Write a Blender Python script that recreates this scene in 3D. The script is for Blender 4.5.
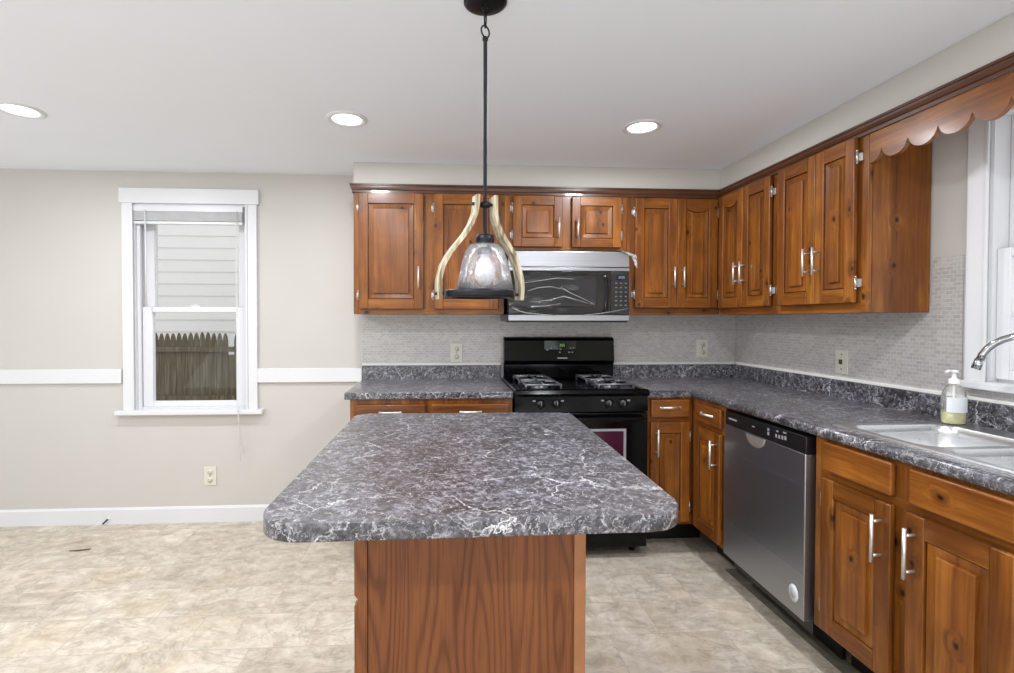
import bpy, bmesh, math, random
from mathutils import Matrix, Vector

random.seed(7)
for o in list(bpy.data.objects):
    bpy.data.objects.remove(o)
SC = bpy.context.scene
COL = SC.collection
PI = math.pi

# ------------------------------------------------------------------ camera
F_PX, CX, CY = 501.42, 472.39, 328.19
yaw, pitch, roll, cam_h = 0.0611, -0.0166, 0.0015, 1.3453
fwd = Vector((math.sin(yaw) * math.cos(pitch), math.cos(yaw) * math.cos(pitch), math.sin(pitch)))
right0 = Vector((math.cos(yaw), -math.sin(yaw), 0))
up0 = right0.cross(fwd)
right = right0 * math.cos(roll) + up0 * math.sin(roll)
up = up0 * math.cos(roll) - right0 * math.sin(roll)
cam = bpy.data.objects.new('camera', bpy.data.cameras.new('camera'))
COL.objects.link(cam)
cam.matrix_world = Matrix(((right.x, up.x, -fwd.x, 0), (right.y, up.y, -fwd.y, 0), (right.z, up.z, -fwd.z, cam_h), (0, 0, 0, 1)))
cam.data.sensor_width = 36.0
cam.data.sensor_fit = 'HORIZONTAL'
cam.data.lens = F_PX * 36.0 / 1014.0
cam.data.shift_x = (507.0 - CX) / 1014.0
cam.data.shift_y = (CY - 336.5) / 1014.0
cam.data.clip_start = 0.05
SC.camera = cam

# ------------------------------------------------------------------ world, exposure
SC.view_settings.view_transform = 'Standard'
SC.view_settings.look = 'None'
SC.view_settings.exposure = 0.0
SC.view_settings.gamma = 1.0
SC.view_settings.use_curve_mapping = False
wd = bpy.data.worlds.new('overcast_sky')
SC.world = wd
wd.use_nodes = True
bg = wd.node_tree.nodes['Background']
bg.inputs['Color'].default_value = (0.95, 0.97, 1.0, 1)
WORLD = 1.15
bg.inputs['Strength'].default_value = WORLD
DOWN_W = 13.0          # watts of each recessed downlight

# added area lamp standing in for daylight from the open left side
left_l = bpy.data.lights.new('left_fill', 'AREA')
left_l.shape = 'RECTANGLE'; left_l.size = 4.2; left_l.size_y = 2.0; left_l.energy = 6.0; left_l.color = (0.93, 0.98, 1.05)
left_o = bpy.data.objects.new('left_fill', left_l)
COL.objects.link(left_o)
left_o.matrix_world = Matrix.Translation((-4.15, 0.9, 1.1)) @ Matrix.Rotation(-PI / 2 - 0.35, 4, 'Y')
# added fill lamp floating behind the camera, tilted up to brighten the ceiling
rear_l = bpy.data.lights.new('rear_fill', 'AREA')
rear_l.shape = 'RECTANGLE'; rear_l.size = 5.6; rear_l.size_y = 1.7; rear_l.energy = 60.0; rear_l.color = (0.93, 0.98, 1.06)
rear_o = bpy.data.objects.new('rear_fill', rear_l)
COL.objects.link(rear_o)
rear_o.matrix_world = Matrix.Translation((-0.9, -1.2, 0.78)) @ Matrix.Rotation(PI / 2 + 1.05, 4, 'X')

# ------------------------------------------------------------------ room numbers (metres)
W, R, H = 3.4206, 2.0762, 2.3133       # back wall, right wall, ceiling
CZ, CT = 0.944, 0.038                   # worktop height, thickness
UZ = 1.380                              # underside of wall cabinets
YF, XF = 3.136, 1.7915                  # fronts of wall cabinets
YB, XB = 2.801, 1.4456                  # fronts of base cabinets

# ------------------------------------------------------------------ node helpers
def s2l(c):
    return tuple(((v / 255.0) / 12.92 if v / 255.0 <= 0.04045 else ((v / 255.0 + 0.055) / 1.055) ** 2.4) for v in c) + (1.0,)

class NT:
    def __init__(s, name):
        s.m = bpy.data.materials.new(name)
        s.m.use_nodes = True
        s.t = s.m.node_tree
        s.b = s.t.nodes['Principled BSDF']
        s.out = s.t.nodes['Material Output']
    def n(s, typ, ins=None, **kw):
        nd = s.t.nodes.new(typ)
        for k, v in kw.items():
            setattr(nd, k, v)
        for k, v in (ins or {}).items():
            s.set(nd, k, v)
        return nd
    def set(s, nd, k, v):
        sock = nd.inputs[k]
        if isinstance(v, bpy.types.NodeSocket):
            s.t.links.new(v, sock)
        else:
            sock.default_value = v
    def p(s, **kw):
        for k, v in kw.items():
            s.set(s.b, {'color': 'Base Color', 'rough': 'Roughness', 'metal': 'Metallic', 'spec': 'Specular IOR Level', 'normal': 'Normal',
                        'trans': 'Transmission Weight', 'emit': 'Emission Color', 'emits': 'Emission Strength', 'coat': 'Coat Weight', 'coatr': 'Coat Roughness',
                        'aniso': 'Anisotropic', 'alpha': 'Alpha', 'ior': 'IOR'}[k], v)
        return s.m
    def coords(s, scale=(1, 1, 1), rnd=0.0, loc=(0, 0, 0)):
        tc = s.n('ShaderNodeTexCoord')
        v = tc.outputs['Object']
        if rnd:
            oi = s.n('ShaderNodeObjectInfo')
            mul = s.n('ShaderNodeMath', {0: oi.outputs['Random'], 1: rnd}, operation='MULTIPLY')
            v = s.n('ShaderNodeVectorMath', {0: v, 1: mul.outputs[0]}, operation='ADD').outputs[0]
        return s.n('ShaderNodeMapping', {'Vector': v, 'Scale': scale, 'Location': loc}).outputs[0]
    def noise(s, vec, scale=5, detail=4, rough=0.5, dist=0.0):
        return s.n('ShaderNodeTexNoise', {'Vector': vec, 'Scale': scale, 'Detail': detail, 'Roughness': rough, 'Distortion': dist})
    def ramp(s, fac, stops, interp='LINEAR'):
        r = s.n('ShaderNodeValToRGB', {'Fac': fac})
        cr = r.color_ramp
        cr.interpolation = interp
        while len(cr.elements) < len(stops):
            cr.elements.new(0.5)
        for e, (pos, c) in zip(cr.elements, stops):
            e.position = pos
            e.color = c if len(c) == 4 else tuple(c) + (1,)
        return r.outputs['Color']
    def mix(s, fac, a, b, blend='MIX'):
        m = s.n('ShaderNodeMix', data_type='RGBA', blend_type=blend)
        s.set(m, 0, fac); s.set(m, 6, a); s.set(m, 7, b)
        return m.outputs[2]
    def math(s, op, a, b=0.0):
        return s.n('ShaderNodeMath', {0: a, 1: b}, operation=op).outputs[0]
    def bump(s, h, strength=0.2, dist=0.01):
        return s.n('ShaderNodeBump', {'Height': h, 'Strength': strength, 'Distance': dist}).outputs[0]

BW = lambda v: (v, v, v, 1)
def plain(name, rgb, rough=0.5, metal=0.0, var=0.03, scale=30, spec=0.5, bump=0.0, coat=0.0):
    t = NT(name)
    c = s2l(rgb)
    nz = t.noise(t.coords(rnd=13.0), scale, 3)
    a = tuple(max(0, v * (1 - var)) for v in c[:3]) + (1,)
    b = tuple(min(1, v * (1 + var)) for v in c[:3]) + (1,)
    col = t.ramp(nz.outputs['Fac'], [(0.3, a), (0.7, b)])
    t.p(color=col, rough=rough, metal=metal, spec=spec)
    if coat: t.p(coat=coat, coatr=0.08)
    if bump: t.p(normal=t.bump(nz.outputs['Fac'], bump, 0.003))
    return t.m

def pine(name, axis):
    """stained knotty pine; grain runs along local axis"""
    t = NT(name)
    k = [11.0, 11.0, 11.0]; k[axis] = 0.42
    v = t.coords(k, rnd=37.0)
    wob = t.noise(t.coords([1.6, 1.6, 1.6], rnd=37.0), 1.2, 2).outputs['Color']
    v2 = t.n('ShaderNodeVectorMath', {0: v, 1: t.n('ShaderNodeVectorMath', {0: wob, 'Scale': 0.5}, operation='SCALE').outputs[0]}, operation='ADD').outputs[0]
    # knots scattered over the face
    sp = t.n('ShaderNodeSeparateXYZ', {'Vector': t.coords((1, 1, 1), rnd=11.0)})
    a_, b_ = (t.math('ADD', sp.outputs[0], sp.outputs[1]), sp.outputs[2]) if axis == 2 else (t.math('MULTIPLY', sp.outputs[axis], 0.75), t.math('ADD', sp.outputs[1 - axis], sp.outputs[2]))
    if axis == 2: b_ = t.math('MULTIPLY', b_, 0.75)
    kv = t.n('ShaderNodeCombineXYZ', {0: a_, 1: b_}).outputs[0]
    kw = t.noise(kv, 30.0, 2).outputs['Color']
    kv = t.n('ShaderNodeVectorMath', {0: kv, 1: t.n('ShaderNodeVectorMath', {0: kw, 'Scale': 0.012}, operation='SCALE').outputs[0]}, operation='ADD').outputs[0]
    vo = t.n('ShaderNodeTexVoronoi', {'Vector': kv, 'Scale': 6.5, 'Randomness': 0.95}, voronoi_dimensions='2D')
    gate = t.math('GREATER_THAN', t.n('ShaderNodeSeparateColor', {'Color': vo.outputs['Color']}).outputs[0], 0.54)
    knot = t.math('MULTIPLY', t.ramp(vo.outputs['Distance'], [(0.03, BW(1)), (0.075, BW(0))]), gate)
    halo = t.math('MULTIPLY', t.ramp(vo.outputs['Distance'], [(0.03, BW(1)), (0.25, BW(0))]), gate)
    grain_v = t.n('ShaderNodeVectorMath', {0: v2, 1: t.n('ShaderNodeVectorMath', {0: t.n('ShaderNodeCombineXYZ', {0: halo, 1: halo, 2: halo}).outputs[0], 'Scale': 0.3}, operation='SCALE').outputs[0]}, operation='ADD').outputs[0]
    g = t.noise(grain_v, 1.7, 5, 0.6, 0.3).outputs['Fac']
    fine = t.noise(grain_v, 9.0, 3, 0.6).outputs['Fac']
    blot = t.noise(t.coords([1.0, 1.0, 1.0], rnd=91.0), 4.0, 3).outputs['Fac']
    c1 = t.ramp(g, [(0.32, s2l((74, 38, 14))), (0.44, s2l((122, 70, 28))), (0.56, s2l((156, 97, 42))), (0.70, s2l((192, 130, 62)))])
    c2 = t.mix(0.38, c1, t.ramp(fine, [(0.3, s2l((76, 40, 16))), (0.7, s2l((174, 112, 52)))]))
    c3 = t.mix(t.math('MULTIPLY', t.ramp(blot, [(0.38, BW(1)), (0.62, BW(0))]), 0.55), c2, s2l((96, 53, 24)))
    c4 = t.mix(t.math('MULTIPLY', halo, 0.3), c3, s2l((84, 44, 20)))
    c5 = t.mix(t.math('MULTIPLY', knot, 0.95), c4, s2l((34, 16, 8)))
    oi = t.n('ShaderNodeObjectInfo').outputs['Random']
    c6 = t.n('ShaderNodeHueSaturation', {'Color': c5, 'Value': t.math('ADD', t.math('MULTIPLY', oi, 0.24), 0.80), 'Saturation': 1.03, 'Hue': 0.4985}).outputs[0]
    return t.p(color=c6, rough=0.36, spec=0.35, coat=0.15, coatr=0.18, normal=t.bump(fine, 0.05, 0.002))

def oak():
    t = NT('oak_veneer')
    v = t.coords((1, 1, 1))
    sep = t.n('ShaderNodeSeparateXYZ', {'Vector': v})
    # cathedral figure: contour lines of a field stretched along the grain
    fld = t.noise(t.coords((5.6, 5.6, 0.6), loc=(3.1, 0.4, 1.3)), 1.0, 1.2, 0.4).outputs['Fac']
    wob = t.noise(t.coords((40, 40, 2.5)), 1.0, 3).outputs['Fac']
    ph = t.math('ADD', t.math('MULTIPLY', fld, 170.0), t.math('MULTIPLY', wob, 7.0))
    ring = t.math('ADD', t.math('MULTIPLY', t.math('SINE', ph), 0.5), 0.5)
    pores = t.noise(t.coords((260, 260, 7)), 1.0, 2).outputs['Fac']
    tone = t.noise(t.coords((9, 9, 0.5), loc=(1, 2, 3)), 1.0, 3).outputs['Fac']
    c = t.ramp(ring, [(0.03, s2l((92, 48, 22))), (0.3, s2l((122, 70, 36))), (0.9, s2l((134, 80, 43)))])
    c = t.mix(0.4, c, t.ramp(tone, [(0.35, s2l((104, 57, 27))), (0.7, s2l((142, 87, 48)))]))
    c = t.mix(t.math('MULTIPLY', t.ramp(pores, [(0.36, BW(1)), (0.46, BW(0))]), 0.45), c, s2l((84, 44, 20)))
    return t.p(color=c, rough=0.42, spec=0.4)

def laminate():
    t = NT('marble_laminate')
    v = t.coords((1, 1, 1))
    d = t.noise(v, 16.0, 5, 0.65)
    dv = t.n('ShaderNodeVectorMath', {0: v, 1: t.n('ShaderNodeVectorMath', {0: d.outputs['Color'], 'Scale': 0.07}, operation='SCALE').outputs[0]}, operation='ADD').outputs[0]
    base = t.noise(dv, 48.0, 6, 0.72).outputs['Fac']
    big = t.noise(dv, 9.0, 3).outputs['Fac']
    c = t.ramp(base, [(0.36, s2l((18, 18, 21))), (0.47, s2l((62, 60, 66))), (0.57, s2l((108, 106, 115))), (0.70, s2l((166, 166, 174)))])
    c = t.mix(t.math('MULTIPLY', t.ramp(big, [(0.42, BW(1)), (0.56, BW(0))]), 0.55), c, s2l((24, 18, 21)))
    for sc, wd_, amt in ((4.5, 0.009, 0.9), (15.0, 0.022, 0.5), (40.0, 0.05, 0.4)):
        ve = t.n('ShaderNodeTexVoronoi', {'Vector': dv, 'Scale': sc, 'Randomness': 1.0}, feature='DISTANCE_TO_EDGE').outputs['Distance']
        brk = t.noise(v, sc * 1.6, 3).outputs['Fac']
        vm = t.math('MULTIPLY', t.ramp(ve, [(0.0, BW(1)), (wd_, BW(0))]), t.ramp(brk, [(0.47, BW(0)), (0.57, BW(1))]))
        c = t.mix(t.math('MULTIPLY', vm, amt), c, s2l((234, 232, 234)))
    dv2 = t.n('ShaderNodeVectorMath', {0: v, 1: t.n('ShaderNodeVectorMath', {0: d.outputs['Color'], 'Scale': 0.025}, operation='SCALE').outputs[0]}, operation='ADD').outputs[0]
    fl = t.noise(dv2, 62.0, 5, 0.75).outputs['Fac']
    c = t.mix(t.math('MULTIPLY', t.ramp(fl, [(0.59, BW(0)), (0.66, BW(1))]), 0.7), c, s2l((214, 212, 216)))
    return t.p(color=c, rough=0.42, spec=0.5, coat=0.8, coatr=0.26)

def floor_mat():
    t = NT('stone_vinyl_tile')
    v = t.coords((1, 1, 1))
    mp = t.n('ShaderNodeMapping', {'Vector': v, 'Location': (0.06, 0.125, 0)}).outputs[0]
    br = t.n('ShaderNodeTexBrick', {'Vector': mp, 'Scale': 1.0, 'Brick Width': 0.5, 'Row Height': 0.245, 'Mortar Size': 0.0022, 'Mortar Smooth': 0.3, 'Bias': 0.0,
                                    'Color1': BW(0.0), 'Color2': BW(1.0), 'Mortar': BW(0.5)}, offset=0.45, offset_frequency=2)
    tile = t.n('ShaderNodeSeparateColor', {'Color': br.outputs['Color']}).outputs[0]
    off = t.n('ShaderNodeCombineXYZ', {0: t.math('MULTIPLY', tile, 7.0), 1: t.math('MULTIPLY', tile, 3.0), 2: t.math('MULTIPLY', tile, 5.0)}).outputs[0]
    tv = t.n('ShaderNodeVectorMath', {0: v, 1: off}, operation='ADD').outputs[0]
    rot = t.n('ShaderNodeMapping', {'Vector': tv, 'Rotation': (0, 0, 0.75), 'Scale': (1.5, 3.2, 1)}).outputs[0]
    st = t.noise(rot, 2.6, 7, 0.62, 1.0).outputs['Fac']
    mott = t.noise(tv, 17.0, 7, 0.7, 0.6).outputs['Fac']
    warm = t.noise(tv, 3.0, 3).outputs['Fac']
    c = t.ramp(st, [(0.26, s2l((158, 147, 131))), (0.41, s2l((184, 172, 155))), (0.56, s2l((210, 200, 184))), (0.72, s2l((230, 222, 208)))])
    c = t.mix(0.44, c, t.ramp(mott, [(0.32, s2l((148, 135, 116))), (0.5, s2l((206, 194, 175))), (0.66, s2l((236, 227, 212)))]))
    c = t.mix(t.math('MULTIPLY', t.ramp(warm, [(0.52, BW(0)), (0.7, BW(1))]), 0.2), c, s2l((204, 176, 138)))
    vn = t.noise(rot, 1.3, 4, 0.6, 1.4).outputs['Fac']
    vein = t.ramp(t.math('ABSOLUTE', t.math('SUBTRACT', vn, 0.5)), [(0.0, BW(1)), (0.018, BW(0))])
    c = t.mix(t.math('MULTIPLY', vein, 0.35), c, s2l((132, 124, 112)))
    c = t.n('ShaderNodeHueSaturation', {'Color': c, 'Value': t.math('ADD', t.math('MULTIPLY', tile, 0.16), 0.885)}).outputs[0]
    c = t.mix(t.math('MULTIPLY', br.outputs['Fac'], 0.35), c, s2l((158, 147, 132)))
    return t.p(color=c, rough=0.45, spec=0.35, normal=t.bump(t.math('SUBTRACT', mott, br.outputs['Fac']), 0.12, 0.002))

def mosaic():
    t = NT('mosaic_tile')
    v = t.coords((1, 1, 1))
    sp = t.n('ShaderNodeSeparateXYZ', {'Vector': v})
    uv = t.n('ShaderNodeCombineXYZ', {0: t.math('ADD', sp.outputs[0], sp.outputs[1]), 1: sp.outputs[2]}).outputs[0]
    br = t.n('ShaderNodeTexBrick', {'Vector': uv, 'Scale': 1.0, 'Brick Width': 0.031, 'Row Height': 0.0165, 'Mortar Size': 0.0014, 'Mortar Smooth': 0.2,
                                    'Color1': s2l((176, 173, 170)), 'Color2': s2l((200, 197, 193)), 'Mortar': s2l((212, 210, 206))}, offset=0.5)
    nz = t.noise(uv, 90, 3).outputs['Fac']
    c = t.mix(0.25, br.outputs['Color'], t.ramp(nz, [(0.3, s2l((152, 146, 138))), (0.7, s2l((206, 201, 193)))]))
    return t.p(color=c, rough=0.3, spec=0.5, normal=t.bump(br.outputs['Fac'], -0.3, 0.002))

def steel(name, rgb, rough=0.28, axis=0, streak=0.10):
    t = NT(name)
    k = [160, 160, 160]; k[axis] = 1.2
    nz = t.noise(t.coords(k), 1.0, 3).outputs['Fac']
    c = s2l(rgb)
    col = t.ramp(nz, [(0.25, tuple(v * (1 - streak) for v in c[:3]) + (1,)), (0.75, tuple(min(1, v * (1 + streak)) for v in c[:3]) + (1,))])
    return t.p(color=col, metal=1.0, rough=t.math('ADD', t.math('MULTIPLY', nz, 0.14), rough - 0.07))

def clear(name, tint=(1, 1, 1), gloss=0.08, rough=0.02, white=0.0, bump=0.0, bscale=60, fres=1.0):
    t = NT(name)
    tr = t.n('ShaderNodeBsdfTransparent', {'Color': tuple(tint) + (1,)})
    gl = t.n('ShaderNodeBsdfGlossy', {'Color': (1, 1, 1, 1), 'Roughness': rough})
    lw = t.n('ShaderNodeLayerWeight', {'Blend': 0.25})
    nz = t.noise(t.coords(rnd=3.0), bscale, 4)
    if bump:
        bp = t.bump(nz.outputs['Fac'], bump, 0.01)
        t.set(gl, 'Normal', bp)
    fac = t.math('ADD', t.math('MULTIPLY', lw.outputs['Fresnel'], fres), gloss - 0.04 * fres)
    m = t.n('ShaderNodeMixShader', {0: fac, 1: tr.outputs[0], 2: gl.outputs[0]})
    last = m
    if white:
        df = t.n('ShaderNodeBsdfDiffuse', {'Color': (0.9, 0.9, 0.9, 1)})
        wf = t.math('MULTIPLY', t.ramp(nz.outputs['Fac'], [(0.42, BW(0.25)), (0.68, BW(1))]), white)
        last = t.n('ShaderNodeMixShader', {0: wf, 1: m.outputs[0], 2: df.outputs[0]})
    t.t.links.new(last.outputs[0], t.out.inputs['Surface'])
    return t.m

def glow(name, rgb, strength):
    t = NT(name)
    return t.p(color=s2l(rgb), emit=s2l(rgb), emits=strength)

def weathered():
    t = NT('weathered_fence_wood')
    v = t.coords((14, 14, 0.8), rnd=9.0)
    g = t.noise(v, 3.0, 5, 0.6).outputs['Fac']
    b = t.noise(t.coords((1, 1, 1), rnd=3.0), 3.0, 4).outputs['Fac']
    c = t.ramp(g, [(0.3, s2l((76, 70, 56))), (0.5, s2l((108, 100, 83))), (0.7, s2l((136, 128, 110)))])
    c = t.mix(t.ramp(b, [(0.42, BW(0)), (0.7, BW(0.6))]), c, s2l((92, 82, 54)))
    return t.p(color=c, rough=0.9, spec=0.1)

M = {}
M['pv'] = pine('pine_vertical', 2)
M['ph'] = pine('pine_horizontal', 0)
M['py'] = pine('pine_sideways', 1)
M['oak'] = oak()
M['oakedge'] = plain('oak_edge', (160, 108, 68), 0.45, var=0.08, scale=18)
M['crown'] = plain('crown_wood', (78, 43, 21), 0.35, var=0.2, scale=9, coat=0.2)
M['lam'] = laminate()
M['floor'] = floor_mat()
M['mosaic'] = mosaic()
M['wall'] = plain('cream_paint', (200, 196, 189), 0.75, var=0.012, scale=3, spec=0.2)
M['ceil'] = plain('ceiling_paint', (235, 238, 243), 0.85, var=0.01, scale=2, spec=0.1)
M['trim'] = plain('white_trim_paint', (220, 220, 221), 0.4, var=0.01, scale=6)
M['vinyl'] = plain('white_vinyl', (220, 220, 222), 0.35, var=0.01, scale=8)
M['slat'] = plain('blind_slat', (206, 206, 206), 0.5, var=0.04, scale=20)
M['caulk'] = plain('white_caulk', (228, 226, 220), 0.5, var=0.02)
M['black'] = plain('black_enamel', (6, 6, 8), 0.12, var=0.1, spec=0.22)
M['blackglass'] = plain('black_glass', (7, 7, 9), 0.06, var=0.05, spec=0.4)
M['mwglass'] = plain('microwave_window', (40, 40, 44), 0.18, var=0.12, scale=120, spec=0.5)
M['ovenglass'] = plain('oven_glass', (62, 22, 44), 0.08, var=0.1, scale=6, spec=0.5)
M['blackplastic'] = plain('black_plastic', (20, 20, 22), 0.38, var=0.1)
M['vinylbase'] = plain('black_vinyl_base', (16, 15, 15), 0.45, var=0.15)
M['dkmetal'] = plain('dark_bronze_metal', (34, 34, 40), 0.38, metal=0.6, var=0.15)
M['iron'] = plain('grate_iron', (104, 104, 108), 0.32, metal=0.55, var=0.15, scale=60)
M['steel'] = steel('brushed_steel', (176, 177, 181), 0.32, 0)
M['dwsteel'] = steel('dark_brushed_steel', (176, 179, 186), 0.4, 0, 0.06)
M['dwfilm'] = steel('filmed_steel', (166, 171, 181), 0.38, 0, 0.05)
M['sinksteel'] = steel('sink_steel', (212, 213, 214), 0.3, 1, 0.05)
M['nickel'] = plain('satin_nickel', (226, 222, 214), 0.38, metal=0.85, var=0.04)
M['chrome'] = plain('chrome', (190, 192, 196), 0.08, metal=1.0, var=0.02)
M['silver'] = plain('hinge_silver', (196, 194, 190), 0.3, metal=0.8, var=0.03)
M['white'] = plain('white_plastic', (240, 240, 238), 0.35, var=0.01)
M['bulb'] = glow('frosted_bulb', (205, 205, 206), 0.12)
M['lens'] = glow('downlight_lens', (255, 253, 248), 6.0)
M['ivory'] = plain('ivory_plastic', (214, 211, 196), 0.4, var=0.02)
M['ivdark'] = plain('outlet_slots', (70, 66, 54), 0.5)
M['label'] = plain('white_label', (232, 236, 240), 0.5, var=0.02)
M['soap'] = plain('yellow_soap', (236, 232, 176), 0.25, var=0.03)
def whitewash():
    t = NT('whitewashed_wood')
    g = t.noise(t.coords((70, 70, 7), rnd=5.0), 1.0, 4, 0.6).outputs['Fac']
    return t.p(color=t.ramp(g, [(0.36, s2l((112, 98, 72))), (0.5, s2l((176, 164, 136))), (0.66, s2l((206, 197, 174)))]), rough=0.6, spec=0.3)
M['armwood'] = whitewash()
M['glass'] = clear('window_glass', gloss=0.012, fres=0.15)
M['seed'] = clear('seeded_glass', (0.97, 0.97, 0.98), 0.08, 0.08, white=0.14, bump=0.9, bscale=70)
M['bottle'] = clear('clear_bottle', (0.985, 0.985, 0.985), 0.06, 0.08, white=0.22)
M['film'] = clear('protective_film', (0.97, 0.97, 0.97), 0.045, 0.1, white=0.0, bump=0.25, bscale=8)
M['fold'] = clear('film_fold', (0.8, 0.8, 0.8), 0.3, 0.2, white=0.5)
M['siding'] = plain('white_siding', (238, 237, 235), 0.6, var=0.01, scale=4)
M['ground'] = plain('winter_grass', (186, 184, 172), 0.95, var=0.3, scale=8)
M['fence'] = weathered()
M['under'] = plain('shaded_underlay', (112, 108, 92), 0.7, var=0.25, scale=14)
M['chip'] = plain('dark_chip', (74, 64, 54), 0.7)
M['green'] = glow('green_digits', (150, 205, 110), 0.35)
M['blue'] = glow('pale_blue_digits', (150, 175, 210), 0.5)
M['print'] = plain('grey_print', (150, 150, 154), 0.4)
M['cord'] = plain('white_cord', (222, 222, 218), 0.6)

# ------------------------------------------------------------------ mesh builder
MAT = {}            # root matrices by object name
class MB:
    def __init__(s):
        s.bm = bmesh.new()
    def _fin(s, faces, mat, smooth=False):
        for f in faces:
            f.material_index = mat
            f.smooth = smooth
    def box(s, x0, x1, y0, y1, z0, z1, bev=0.0, mat=0, seg=2):
        vs = [s.bm.verts.new(p) for p in ((x0, y0, z0), (x1, y0, z0), (x1, y1, z0), (x0, y1, z0), (x0, y0, z1), (x1, y0, z1), (x1, y1, z1), (x0, y1, z1))]
        fs = [s.bm.faces.new([vs[i] for i in q]) for q in ((3, 2, 1, 0), (4, 5, 6, 7), (0, 1, 5, 4), (1, 2, 6, 5), (2, 3, 7, 6), (3, 0, 4, 7))]
        s._fin(fs, mat)
        if bev:
            es = list({e for f in fs for e in f.edges})
            r = bmesh.ops.bevel(s.bm, geom=es, offset=bev, segments=seg, profile=0.6, affect='EDGES', clamp_overlap=True)
            s._fin(r['faces'], mat, True)
        return s
    def prism(s, poly, axis, d0, d1, mat=0, bev=0.0, smooth=False):
        """2-D polygon extruded along axis: 0 -> poly is (y,z); 1 -> (x,z); 2 -> (x,y)"""
        def P(a, b, d):
            return (d, a, b) if axis == 0 else (a, d, b) if axis == 1 else (a, b, d)
        A = [s.bm.verts.new(P(a, b, d0)) for a, b in poly]
        B = [s.bm.verts.new(P(a, b, d1)) for a, b in poly]
        n = len(poly)
        caps = [s.bm.faces.new(A), s.bm.faces.new(B[::-1])]
        sides = [s.bm.faces.new((A[i], B[i], B[(i + 1) % n], A[(i + 1) % n])) for i in range(n)]
        s._fin(caps, mat); s._fin(sides, mat, smooth)
        if bev:
            es = list({e for f in caps for e in f.edges})
            r = bmesh.ops.bevel(s.bm, geom=es, offset=bev, segments=3, profile=0.5, affect='EDGES', clamp_overlap=True)
            s._fin(r['faces'], mat, True)
        return s
    def loops(s, rings, mat=0, cap0=False, cap1=False, closed=True, smooth=False):
        vr = [[s.bm.verts.new(p) for p in r] for r in rings]
        n = len(vr[0])
        fs = []
        for a, b in zip(vr, vr[1:]):
            for i in range(n if closed else n - 1):
                fs.append(s.bm.faces.new((a[i], a[(i + 1) % n], b[(i + 1) % n], b[i])))
        s._fin(fs, mat, smooth)
        cs = []
        if cap0: cs.append(s.bm.faces.new(vr[0][::-1]))
        if cap1: cs.append(s.bm.faces.new(vr[-1]))
        s._fin(cs, mat)
        return s
    def lathe(s, prof, c=(0, 0, 0), seg=32, mat=0, axis=2, cap0=False, cap1=False, sx=1.0, sy=1.0):
        rings = []
        for r, h in prof:
            ring = []
            for i in range(seg):
                a = 2 * PI * i / seg
                u, v = r * math.cos(a) * sx, r * math.sin(a) * sy
                ring.append((c[0] + u, c[1] + v, c[2] + h) if axis == 2 else (c[0] + u, c[1] + h, c[2] + v) if axis == 1 else (c[0] + h, c[1] + u, c[2] + v))
            rings.append(ring)
        return s.loops(rings, mat, cap0, cap1, smooth=True)
    def cyl(s, p0, p1, r, seg=16, mat=0, r1=None):
        return s.tube([p0, p1], r, seg, mat, r1=r1)
    def tube(s, path, r, seg=12, mat=0, closed=False, r1=None):
        P = [Vector(p) for p in path]
        n = len(P)
        rings = []
        prev = None
        for i in range(n):
            if closed:
                d = P[(i + 1) % n] - P[i - 1]
            else:
                d = P[min(i + 1, n - 1)] - P[max(i - 1, 0)]
            d.normalize()
            if prev is None:
                ref = Vector((0, 0, 1)) if abs(d.z) < 0.9 else Vector((1, 0, 0))
                a = d.cross(ref).normalized()
            else:
                a = (prev - d * prev.dot(d)).normalized()
            prev = a
            b = d.cross(a)
            rr = r if r1 is None else r + (r1 - r) * i / (n - 1)
            rings.append([tuple(P[i] + a * (rr * math.cos(2 * PI * k / seg)) + b * (rr * math.sin(2 * PI * k / seg))) for k in range(seg)])
        if closed:
            rings.append(rings[0])
            return s.loops(rings, mat, smooth=True)
        return s.loops(rings, mat, True, True, smooth=True)
    def xf(s, m):
        s.bm.transform(m)
        return s
    def build(s, name, mats, parent=None, world=False):
        if world and parent is not None:
            s.bm.transform(MAT[parent.name].inverted())
        bmesh.ops.remove_doubles(s.bm, verts=s.bm.verts, dist=1e-6)
        bmesh.ops.recalc_face_normals(s.bm, faces=s.bm.faces)
        me = bpy.data.meshes.new(name)
        s.bm.to_mesh(me)
        s.bm.free()
        for m in (mats if isinstance(mats, (list, tuple)) else [mats]):
            me.materials.append(M[m])
        o = bpy.data.objects.new(name, me)
        COL.objects.link(o)
        if parent is not None:
            o.parent = parent
            MAT[o.name] = MAT[parent.name]
        else:
            MAT[o.name] = Matrix.Identity(4)
        return o

def tag(o, label, cat, group=None):
    o['label'] = label; o['category'] = cat
    if group: o['group'] = group
    return o
def thing(name, label, cat, loc, rotz=0.0, group=None):
    o = bpy.data.objects.new(name, None)
    COL.objects.link(o)
    o.empty_display_size = 0.1
    o.location = loc; o.rotation_euler = (0, 0, rotz)
    MAT[o.name] = Matrix.Translation(loc) @ Matrix.Rotation(rotz, 4, 'Z')
    return tag(o, label, cat, group)
def struct(o):
    o['kind'] = 'structure'
    return o
def rebase(o, base):
    """put a single-mesh thing's origin at its base"""
    b = Vector(base)
    o.data.transform(Matrix.Translation(-b))
    o.location = b
    MAT[o.name] = Matrix.Translation(b)
    return o
def mesh_thing(mb, name, mats, base, label, cat, group=None):
    o = mb.build(name, mats)
    rebase(o, base)
    return tag(o, label, cat, group)

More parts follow.
